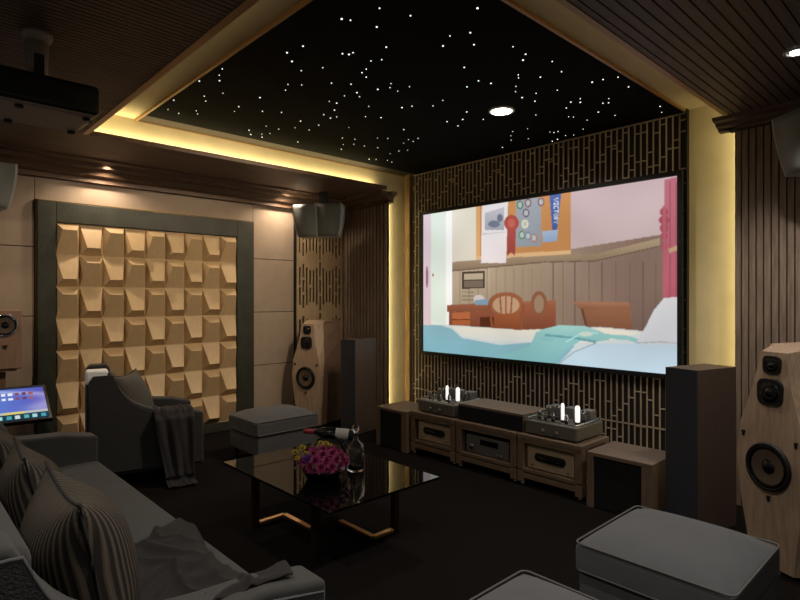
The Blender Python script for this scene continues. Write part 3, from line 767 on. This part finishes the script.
# ------------------------------------------------------------------ upholstery
def rbox(name, m, parent, x0, x1, y0, y1, z0, z1, bev=.03, puff=0, seg=4, nx=10, ny=10):
    """soft cushion-like box with rounded edges and a slightly crowned top"""
    b = MB()
    if puff:
        def prof(q): return 1-abs(2*q-1)**3
        top = lambda u, v: (x0+(x1-x0)*u, y0+(y1-y0)*v, z1-puff+puff*math.sqrt(max(0, prof(u)*prof(v))))
        b.grid(top, nx, ny)
        n_ = nx
        b.grid(lambda u, v: (x0+(x1-x0)*u, y0+(y1-y0)*v, z0), nx, ny)
        for (a, c, fixed) in (('x', y0, 0), ('x', y1, 1)):
            b.grid(lambda u, v, c=c: (x0+(x1-x0)*u, c, z0+(z1-puff-z0)*v), nx, 2)
        for c in (x0, x1):
            b.grid(lambda u, v, c=c: (c, y0+(y1-y0)*u, z0+(z1-puff-z0)*v), ny, 2)
        return b.build(name, m, parent, bevel=bev, seg=seg, weld=True)
    b.box(x0, x1, y0, y1, z0, z1)
    return b.build(name, m, parent, bevel=bev, seg=seg)
def loop_rect(x0, x1, y0, y1, z, r=.03, n=4):
    pts = []
    for cx, cy, a0 in ((x1-r, y1-r, 0), (x0+r, y1-r, 90), (x0+r, y0+r, 180), (x1-r, y0+r, 270)):
        for q in range(n+1):
            a = R(a0+q*90/n); pts.append((cx+r*math.cos(a), cy+r*math.sin(a), z))
    return pts
def ottoman(label, x0, x1, y0, y1, h=.45, m=None):
    m = m or m_fab
    t = thing('ottoman', label, 'ottoman', ((x0+x1)/2, (y0+y1)/2, 0), 0, 'square upholstered ottomans')
    a, c = (x1-x0)/2, (y1-y0)/2
    rbox('base', m, t, -a+.012, a-.012, -c+.012, c-.012, .10, h-.15, .015)
    cu = rbox('cushion', m, t, -a, a, -c, c, h-.145, h+.030, .016, puff=.06)
    b = MB(); b.tube(loop_rect(-a, a, -c, c, h-.022, .03), .0045, 6, closed=True); b.tube(loop_rect(-a, a, -c, c, h-.138, .03), .0045, 6, closed=True)
    b.build('piping', m_pipe, cu)
    for sx in (-1, 1):
        for sy in (-1, 1): MB().lathe([(.014, 0), (.024, .10)], 14, c=(sx*(a-.06), sy*(c-.06), 0)).build('leg', m_black, t)
    return t
ottoman('grey square ottoman in front of the right hand tower speaker', -1.255, -.625, 2.235, 2.865)
ottoman('grey square ottoman cut off by the bottom edge, nearest to the viewer', -1.265, -.635, 1.23, 1.86)
ottoman('charcoal ottoman by the far tower speaker beyond the coffee table', -4.97, -4.42, 2.42, 3.08, .425, m_ottofab)

def arm_profile(depth, ah, bh):
    """side outline in (y, z): y=0 back, y=depth front; the back height falls in a concave sweep to the arm"""
    pts = [(.0, .12), (depth, .12), (depth, ah-.01)]
    y1, y2 = depth*.80, .165; base = ah+.025
    N = 16
    for i in range(N+1):
        t_ = (i/N)**1.6; y_ = y1+(y2-y1)*(1-(1-i/N)**1.6)
        z = base+(bh-base)*math.exp(-(y_-y2)/.13)
        pts.append((y_, min(z, bh)))
    pts += [(.14, bh+.002), (.03, bh), (0, bh-.04)]
    return pts
def seating(kind, label, cat, W, D, loc, rz, ah, bh, sh, fab, side, pipe, nseat, armw=.2):
    t = thing(kind, label, cat, loc, rz)      # local: x across (centred), y from back (0) to front (D)
    rbox('base', fab, t, -W/2+armw-.01, W/2-armw+.01, .04, D-.03, .13, sh-.15, .015)
    ins = W-2*armw
    for i in range(nseat):
        a = -ins/2+ins*i/nseat; c = a+ins/nseat
        rbox('seat_cushion', fab, t, a+.002, c-.002, .22, D, sh-.148, sh+.01, .03, puff=.025)
    rbox('backrest', fab, t, -W/2+armw-.01, W/2-armw+.01, .03, .23, sh-.15, bh-.06, .05)
    prof_ = arm_profile(D, ah, bh)
    for s_ in (-1, 1):
        xa, xb = (W/2-armw, W/2-.012) if s_ > 0 else (-W/2+.012, -W/2+armw)
        ar = MB().prism(prof_, 'x', xa, xb).build('arm', fab, t, bevel=.022, seg=4)
        # inset outer side panel in a coarser cloth, outlined with piping
        cy = D/2; inn = [((y-cy)*.955+cy, z-.028 if z > .3 else z+.03) for y, z in prof_]
        xo = s_*W/2
        MB().prism(inn, 'x', xo-s_*.016, xo).build('side_panel', side, ar, bevel=.004)
        b = MB(); b.tube([(xo-s_*.004, y, z) for y, z in inn], .005, 6, closed=True)
        b.build('piping', pipe, ar)
    for sx in (-1, 1):
        for y_ in (.08, D-.08): MB().lathe([(.015, 0), (.025, .13)], 14, c=(sx*(W/2-.1), y_, 0)).build('leg', m_black, t)
    return t
m_sofa = mat('sofa_velvet', '#3c3b39', rough=.9, bump=.2, bscale=240, var=.07, vscale=9, sheen=.12)
sofa = seating('sofa', 'long grey sofa at the lower left facing the screen', 'sofa', 2.76, 1.01, (-2.84, .05, 0), 0, .60,   .955, .45, m_sofa, m_boucle, m_fab, 1, .165)
arm_rz = R(-13)
chair = seating('armchair', 'charcoal armchair with sloping sides in front of the tile panel', 'armchair', .76, .86, (-5.074, 1.23, 0), arm_rz, .56, .93, .40, m_chairfab, m_chairfab, m_chairfab, 1, .15)

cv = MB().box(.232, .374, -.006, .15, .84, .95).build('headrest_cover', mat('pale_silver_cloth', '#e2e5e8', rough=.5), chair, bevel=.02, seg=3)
def pillow(name, label, size, thick, mat_, loc, rot, group=None, tie=True):
    b = MB(); N = 26
    def f(side):
        def g(u, v):
            a, c = 2*u-1, 2*v-1
            e = max(0, 1-abs(a)**2.6)*max(0, 1-abs(c)**2.6)
            pinch = 1-.15*(1-a*a)*(abs(c)**2)      # edges bow inwards between the corners
            pinch2 = 1-.10*(1-c*c)*(abs(a)**2)
            wr = .010*math.sin(7*a+3*c)*e*(1-e)
            return (a*size/2*pinch2, side*(thick/2*e**.72+wr), c*size/2*pinch)
        return g
    b.grid(f(1), N, N); b.grid(f(-1), N, N, 1 if isinstance(mat_, list) else 0)
    o = b.build(name, mat_, None, weld=True); o.location = loc; o.rotation_euler = rot
    if label: tag(o, label, 'cushion', group)
    pts = []
    for k_ in range(4):
        for q in range(10):
            s_ = -1+2*q/10
            a, c = [(s_, -1), (1, s_), (-s_, 1), (-1, -s_)][k_]
            pts.append((a*size/2*(1-.10*(1-c*c)*a*a), 0, c*size/2*(1-.15*(1-a*a)*c*c)))
    p_ = MB().tube(pts, .005, 6, closed=True).build('piping', m_throw, o)
    return o
G = 'striped brown cushions along the sofa back'
pillow('striped_cushion', 'striped brown cushion nearest the viewer, leaning on the sofa back by the near arm', .53, .30, m_stripe, (-1.975, .46, .675), (R(11), 0, R(-2)), G)
pillow('striped_cushion', 'striped brown cushion second from the near sofa arm, behind the largest one', .51, .24, m_stripe, (-2.57, .45, .675), (R(13), R(-3), R(-5)), G)
pillow('striped_cushion', 'striped brown cushion third from the near sofa arm', .48, .22, m_stripe, (-3.13, .43, .67), (R(13), R(-3), R(-6)), G)
pillow('dark_cushion', 'dark cushion at the far end of the sofa back next to the touch monitor', .46, .22, m_chairfab, (-3.70, .42, .69), (R(14), R(4), R(3)), None)

# pillow on the armchair
cm = Matrix.Translation((-5.074, 1.23, 0)) @ Matrix.Rotation(arm_rz, 4, 'Z')
p_ = cm @ Vector((.10, .36, .68))
m_darkpillow = mat('dark_olive_velvet', '#302e29', rough=.8, sheen=.2)
o = pillow('throw_pillow', 'square pillow with a grey green back leaning inside the armchair',   .46, .16, [m_darkpillow, mat('pale_sage_cloth', '#9a9c88', rough=.8)], p_, (R(24), 0, arm_rz-R(28)), None)

# throws -------------------------------------------------------------
def throw(name, label, fn, nu, nv, m, th=.008):
    o = MB().grid(fn, nu, nv).build(name, m, None, solid=th, sub=1, fix=False)
    return tag(o, label, 'throw blanket')
# over the armchair's near arm: section runs seat -> arm top -> outer side -> floor
xo = .38; path = [(.17, .50), (.205, .565), (.25, .592), (.31, .598), (.37, .596), (.408, .585), (.432, .54), (.438, .42), (.442, .28), (.45, .14), (.47, .05), (.50, .022), (.58, .016)]
def path_pt(P_, s_):
    L = [0]
    for a, c in zip(P_, P_[1:]): L.append(L[-1]+math.hypot(c[0]-a[0], c[1]-a[1]))
    q = s_*L[-1]
    for i in range(len(P_)-1):
        if q <= L[i+1]+1e-9:
            k_ = (q-L[i])/(L[i+1]-L[i]); return (P_[i][0]+(P_[i+1][0]-P_[i][0])*k_, P_[i][1]+(P_[i+1][1]-P_[i][1])*k_)
    return P_[-1]
def th1(u, v):
    x, z = path_pt(path, u)
    x -= .02
    y = .60+(v-.5)*(.24+.05*math.sin(u*5)+.03*u)+.07*u
    fold = math.sin(v*13+2.5*u)*.55+math.sin(v*23-5*u+1)*.3+.35*math.sin(v*6+u*9)
    am = .014+.020*min(1, u*1.4)
    if z > .55: z += abs(fold)*.022; 
    elif z > .06: x += .012+am*(fold+.9)*.55
    else: z += abs(fold)*.012
    if u < .12: x += .02*math.sin(v*20)
    return cm @ Vector((x, y, z))
throw('knit_throw', 'dark knitted throw hanging over the near arm of the armchair to the floor', th1, 60, 70, m_throw)
# over the sofa seat and near arm
def sofa_top(x, y):
    xa = -2.84+1.38-.165
    t_ = min(1, max(0, (x-(xa-.07))/.09)); t_ = t_*t_*(3-2*t_)
    return .475*(1-t_)+.612*t_
def th2(u, v):
    # runs from the seat middle (u=0) across to the arm top (u=1)
    x = -2.50+.98*u+.09*math.sin(v*3+1)*(1-u)
    y = .76+.36*(1-u*.15)*(v-.45)*(1.2-.2*math.cos(u*7))+.06*math.sin(u*8+1)
    wx, wy = x+.05*math.sin(y*19), y+.06*math.sin(x*13+1)
    r1 = 1-abs(math.sin(wx*17+wy*9)); r2 = 1-abs(math.sin(wx*8-wy*21+1)); r3 = 1-abs(math.sin(wx*31+wy*25))
    f = r1**2*.6+r2**2*.5+r3*.2
    z = sofa_top(x, y)+.008+.062*f*(.25+.75*math.sin(3.1*v))*(.5+.5*math.sin(3.0*min(1, u*1.3+.05)))
    if y > 1.045: z -= (y-1.045)*1.6; y = 1.045+(y-1.045)*.35
    return Vector((x, y, z))
throw('crumpled_throw', 'crumpled grey knitted throw lying on the sofa seat and over its near arm', th2, 130, 80, m_throw2)

# ------------------------------------------------------------------ coffee table
TX = (-3.48, -2.29); TY = (1.66, 2.48); TH = .42
t = thing('coffee_table', 'low coffee table with black mirror glass top and dark brass legs', 'coffee table', (-2.885, 2.07, 0))
MB().box(TX[0]+2.885, TX[1]+2.885, TY[0]-2.07, TY[1]-2.07, TH-.014, TH).build('table_top', m_tabletop, t, bevel=.002)
b = MB(); ax0, ax1, ay0, ay1 = -.44, .29, -.29, .36
b.box(ax0, ax1, ay0, ay0+.03, TH-.05, TH-.014); b.box(ax0, ax1, ay1-.03, ay1, TH-.05, TH-.014); b.box(ax0, ax0+.03, ay0+.03, ay1-.03, TH-.05, TH-.014); b.box(ax1-.03, ax1, ay0+.03, ay1-.03, TH-.05, TH-.014)
b.build('apron', m_darkbrass, t)
for x_, y_ in ((ax0, ay0), (ax1-.04, ay0), (ax0, ay1-.04), (ax1-.04, ay1-.04)):
    MB().box(x_, x_+.04, y_, y_+.04, 0, TH-.05).build('leg', m_darkbrass, t, bevel=.002)
for pts in ([(ax0+.02, ay0+.04), (ax0+.02, ay0+.24), (ax0+.34, ay0+.24)], [(ax1-.02, ay1-.04), (ax1-.02, ay1-.20), (ax1-.36, ay1-.20)]):
    b = MB(); (xa, ya), (xb, yb), (xc, yc) = pts
    b.box(xa-.017, xa+.017, min(ya, yb), max(ya, yb), .012, .034); b.box(min(xb, xc), max(xb, xc), yb-.017, yb+.017, .012, .034)
    b.build('base_bar', m_copper, t, bevel=.002)

# flowers in a low bowl
fp = thing('flower_bowl', 'low glass bowl of magenta flowers on the coffee table', 'flower arrangement', (-2.75, 1.95, TH+.001))
MB().lathe([(.06, 0), (.10, .008), (.125, .05), (.13, .075), (.124, .075), (.118, .05), (.09, .014), (.001, .012)], 32, cap=False).build('bowl', mat('smoked_glass', '#0a0a0c', rough=.08), fp)
b = MB()
rnd = random.Random(3)
for i in range(16):
    a = rnd.uniform(0, 6.283); q = math.sqrt(rnd.random())
    r_ = .15*q; x_, y_ = r_*math.cos(a), r_*math.sin(a); z_ = .07+.05*math.sqrt(max(0, 1-q*q))
    L = .05; dx, dy = math.cos(a), math.sin(a)
    b.add([(x_, y_, z_), (x_+dx*L*.5-dy*.012, y_+dy*L*.5+dx*.012, z_+.01), (x_+dx*L, y_+dy*L, z_-.01), (x_+dx*L*.5+dy*.012, y_+dy*L*.5-dx*.012, z_+.01)], [(0, 1, 2, 3)])
o = b.build('foliage', mat('leaf_green', '#27331c', rough=.6), fp, fix=False); 
def bloom(b, c, r, nrm, petals, rings, rnd):
    nrm = Vector(nrm).normalized(); a = nrm.orthogonal().normalized(); e = nrm.cross(a)
    c = Vector(c)
    for k_ in range(rings):
        el = .15+1.25*k_/max(1, rings-1)
        for j in range(petals):
            an = 2*math.pi*(j+.5*(k_ % 2))/petals+rnd.uniform(-.1, .1)
            d = (a*math.cos(an)+e*math.sin(an))*math.cos(el)+nrm*math.sin(el); s_ = nrm.cross(d).normalized() if nrm.cross(d).length > .01 else a
            L = r*rnd.uniform(.85, 1.1); w_ = r*.17
            b.add([c+d*r*.15, c+d*L*.6+s_*w_, c+d*L, c+d*L*.6-s_*w_], [(0, 1, 2, 3)])
m_mag = mat('magenta_petal', '#862c58', rough=.6, var=.35, vscale=40)
m_yel = mat('yellow_petal', '#a8932a', rough=.6)
m_pur = mat('purple_petal', '#6a3a86', rough=.6)
placed = 0
for ring, (n_, el) in enumerate(((1, 90), (6, 62), (10, 38), (13, 14))):
    for j in range(n_):
        an = 2*math.pi*j/n_+ring*.4; ce, se = math.cos(R(el)), math.sin(R(el))
        nrm = (ce*math.cos(an), ce*math.sin(an), se); c = (nrm[0]*.125, nrm[1]*.125, .075+nrm[2]*.085)
        bb = MB(); bloom(bb, c, .040, nrm, 11, 5, rnd)
        mm = m_pur if (ring == 2 and j in (5, 6)) else m_mag
        bb.build('flower', mm, fp, fix=False)
toL = -RT
for (s_, f_, z_, r_) in ((-.165, -.02, .155, .026), (-.125, .0, .175, .028), (-.10, -.03, .150, .024), (-.15, -.05, .13, .020), (-.025, .07, .185, .024), (.01, .05, .19, .022), (.03, .07, .175, .018)):
    c = RT*s_+FW*f_; bb = MB(); bloom(bb, (c.x, c.y, z_), r_, (toL*.2-FW*.3+Vector((0, 0, 1))), 10, 5, rnd)
    fl = bb.build('yellow_flower', m_yel, fp, fix=False)
    MB().tube([(c.x*.3, c.y*.3, .05), (c.x*.8, c.y*.8, z_*.6), (c.x, c.y, z_)], .0025, 6).build('stem', MATS['leaf_green'], fl)

# glass decanter
dc = thing('glass_decanter', 'clear glass decanter with round stopper on the coffee table', 'decanter', (-2.74, 2.19, TH+.001))
MB().lathe([(.050, 0), (.056, .01), (.058, .12), (.050, .16), (.020, .19), (.016, .225), (.022, .235), (.018, .235), (.012, .222), (.015, .19), (.045, .157), (.052, .12), (.050, .014), (.001, .010)], 32, cap=False).build('body', m_glass, dc)
MB().lathe([(.010, .225), (.012, .24), (.024, .258), (.020, .28), (.001, .29)], 20, cap=False).build('stopper', m_glass, dc)
# wine rack with bottle lying in it
ho = thing('bottle_holder', 'curved black bottle holder standing on the coffee table', 'bottle holder', (-2.95, 2.14, TH+.001), math.atan2(.729, .6845))
pts = [(-.16+.32*i/20, 0, .02+.20*math.sin(math.pi*i/20)) for i in range(21)]
b = MB()
for s_ in (-.045, .045): b.tube([(p[0], s_, p[2]-.012) for p in pts], .005, 8)
b.build('hoop', m_blackgloss, ho)
MB().box(-.15, .15, -.05, .05, 0, .012).build('base', m_blackgloss, ho, bevel=.003)
for x_ in (-.08, .08): MB().tube([(x_, -.045, .175), (x_, 0, .162), (x_, .045, .175)], .005, 8).build('cradle', m_blackgloss, ho)
bt = thing('wine_bottle', 'dark wine bottle with red neck capsule lying in the curved holder', 'bottle', (-2.95, 2.14, TH+.205), math.atan2(.729, .6845))
Mx = Matrix.Rotation(R(5), 4, 'Y') @ Matrix.Rotation(R(90), 4, 'Y')
MB().lathe([(.030, .155), (.036, .15), (.037, -.03), (.030, -.06), (.015, -.085), (.0145, -.10)], 24, M=Mx).build('glass', mat('bottle_glass', '#0d120d', rough=.08), bt)
MB().lathe([(.0155, -.10), (.0165, -.165), (.015, -.17)], 20, M=Mx).build('capsule', mat('red_foil', '#7a1620', rough=.35), bt)
MB().lathe([(.0376, .125), (.0376, .04)], 24, M=Mx, cap=False).build('label', mat('aged_paper', '#8f8b84'), bt)

# ------------------------------------------------------------------ touch monitor beside the sofa
tm = thing('touch_monitor', 'tilted touch monitor showing a blue desktop beside the far sofa arm', 'monitor', (-4.84, .612, 0), R(-4))
Mt = Matrix.Translation((.22, 0, .648)) @ Matrix.Rotation(R(-66), 4, 'Y')    # plane: local x up the slope ... built from z up
b = MB(); b.box(-.03, 0.0, -.31, .31, 0, .47, 0, M=Mt); b.build('housing', m_projblack, tm, bevel=.006)
# the picture: vertex-coloured grid, v up the screen
n1, n2 = 120, 72
sg = np.zeros((n2+1, n1+1, 3)); U, V = np.meshgrid(np.linspace(0, 1, n1+1), np.linspace(0, 1, n2+1))
c1, c2, c3 = (np.array(srgb(x)) for x in ('#5b8fd8', '#5a54b4', '#a9c4ee'))
wv_ = .5+.5*np.sin(5*U+6*V+1.5*np.sin(7*V)); sg[:] = c1*(1-U[..., None])+c2*U[..., None]; sg += (c3-c1)*(wv_**6)[..., None]*.7
def rect(u0, u1, v0, v1, c): sg[(U >= u0) & (U <= u1) & (V >= v0) & (V <= v1)] = srgb(c)
rect(0, 1, .0, .17, '#1c3a4c'); rect(0, 1, .17, .24, '#b4b8b8'); rect(.55, .75, .18, .23, '#d6c86a'); rect(0, 1, .95, 1, '#2a3040')
for i in range(11): rect(.04+i*.088, .09+i*.088, .04, .13, ['#58a8a0', '#9fd0d0', '#4a9aa8', '#c9d6d6'][i % 4])
for r_ in (0, 1):
    for i in range(12):
        rect(.04+i*.072, .085+i*.072, .60+r_*.15, .67+r_*.15, '#dfe6f0' if i < 9 else ['#8a4858', '#6a3c50', '#a05a5a'][i % 3])
me = bpy.data.meshes.new('screen')
vs = [tuple(Mt @ Vector((.0015, -.29+.58*U[j, i], .02+.43*V[j, i]))) for j in range(n2+1) for i in range(n1+1)]
me.from_pydata(vs, [], [(j*(n1+1)+i, j*(n1+1)+i+1, (j+1)*(n1+1)+i+1, (j+1)*(n1+1)+i) for j in range(n2) for i in range(n1)])
at = me.color_attributes.new('picture', 'FLOAT_COLOR', 'POINT'); at.data.foreach_set('color', np.concatenate([sg.reshape(-1, 3), np.ones((sg.shape[0]*sg.shape[1], 1))], 1).ravel())
me.materials.append(pm); o = bpy.data.objects.new('screen', me); COL.objects.link(o); o.parent = tm
MB().box(-.05, .03, -.04, .04, .03, .70).build('pedestal', m_projblack, tm, bevel=.005)
MB().box(-.20, .20, -.20, .20, 0, .03).build('base', m_projblack, tm, bevel=.005)

# ------------------------------------------------------------------ projector on its ceiling mount
pj = thing('projector', 'black projector with pale underside hanging from the slatted ceiling', 'projector', (-3.23, .42, 2.40))
MB().box(-.20, .20, -.38, .38, .012, .155).build('housing', m_projblack, pj, bevel=.02, seg=3)
MB().box(-.185, .185, -.36, .36, 0, .035).build('underside', m_offwhite, pj, bevel=.015, seg=3)
for y_ in (.05, .33):
    for x_ in (-.15, .15): MB().lathe([(.018, 0), (.018, -.012)], 14, c=(x_, y_, 0)).build('foot', m_black, pj)
MB().lathe([(.06, 0), (.055, .03), (.045, .032), (.04, .01)], 24, M=Matrix.Translation((-.06, .37, .085)) @ Matrix.Rotation(R(-90), 4, 'X')).build('lens', m_blackgloss, pj)
b = MB()
mt = thing('ceiling_mount', 'taupe ceiling mount column holding the projector', 'ceiling mount', (-3.19, .56, ZS))
MB().lathe([(.066, -.0005), (.068, -.02), (.052, -.05)], 28).build('ceiling_plate', m_offwhite, mt)
MB().lathe([(.050, -.04), (.044, -.245)], 24).build('tube', m_offwhite, mt)
for x_ in (-.06, .045): MB().box(x_, x_+.015, -.02, .02, -.245, -.12).build('bracket', m_black, mt)
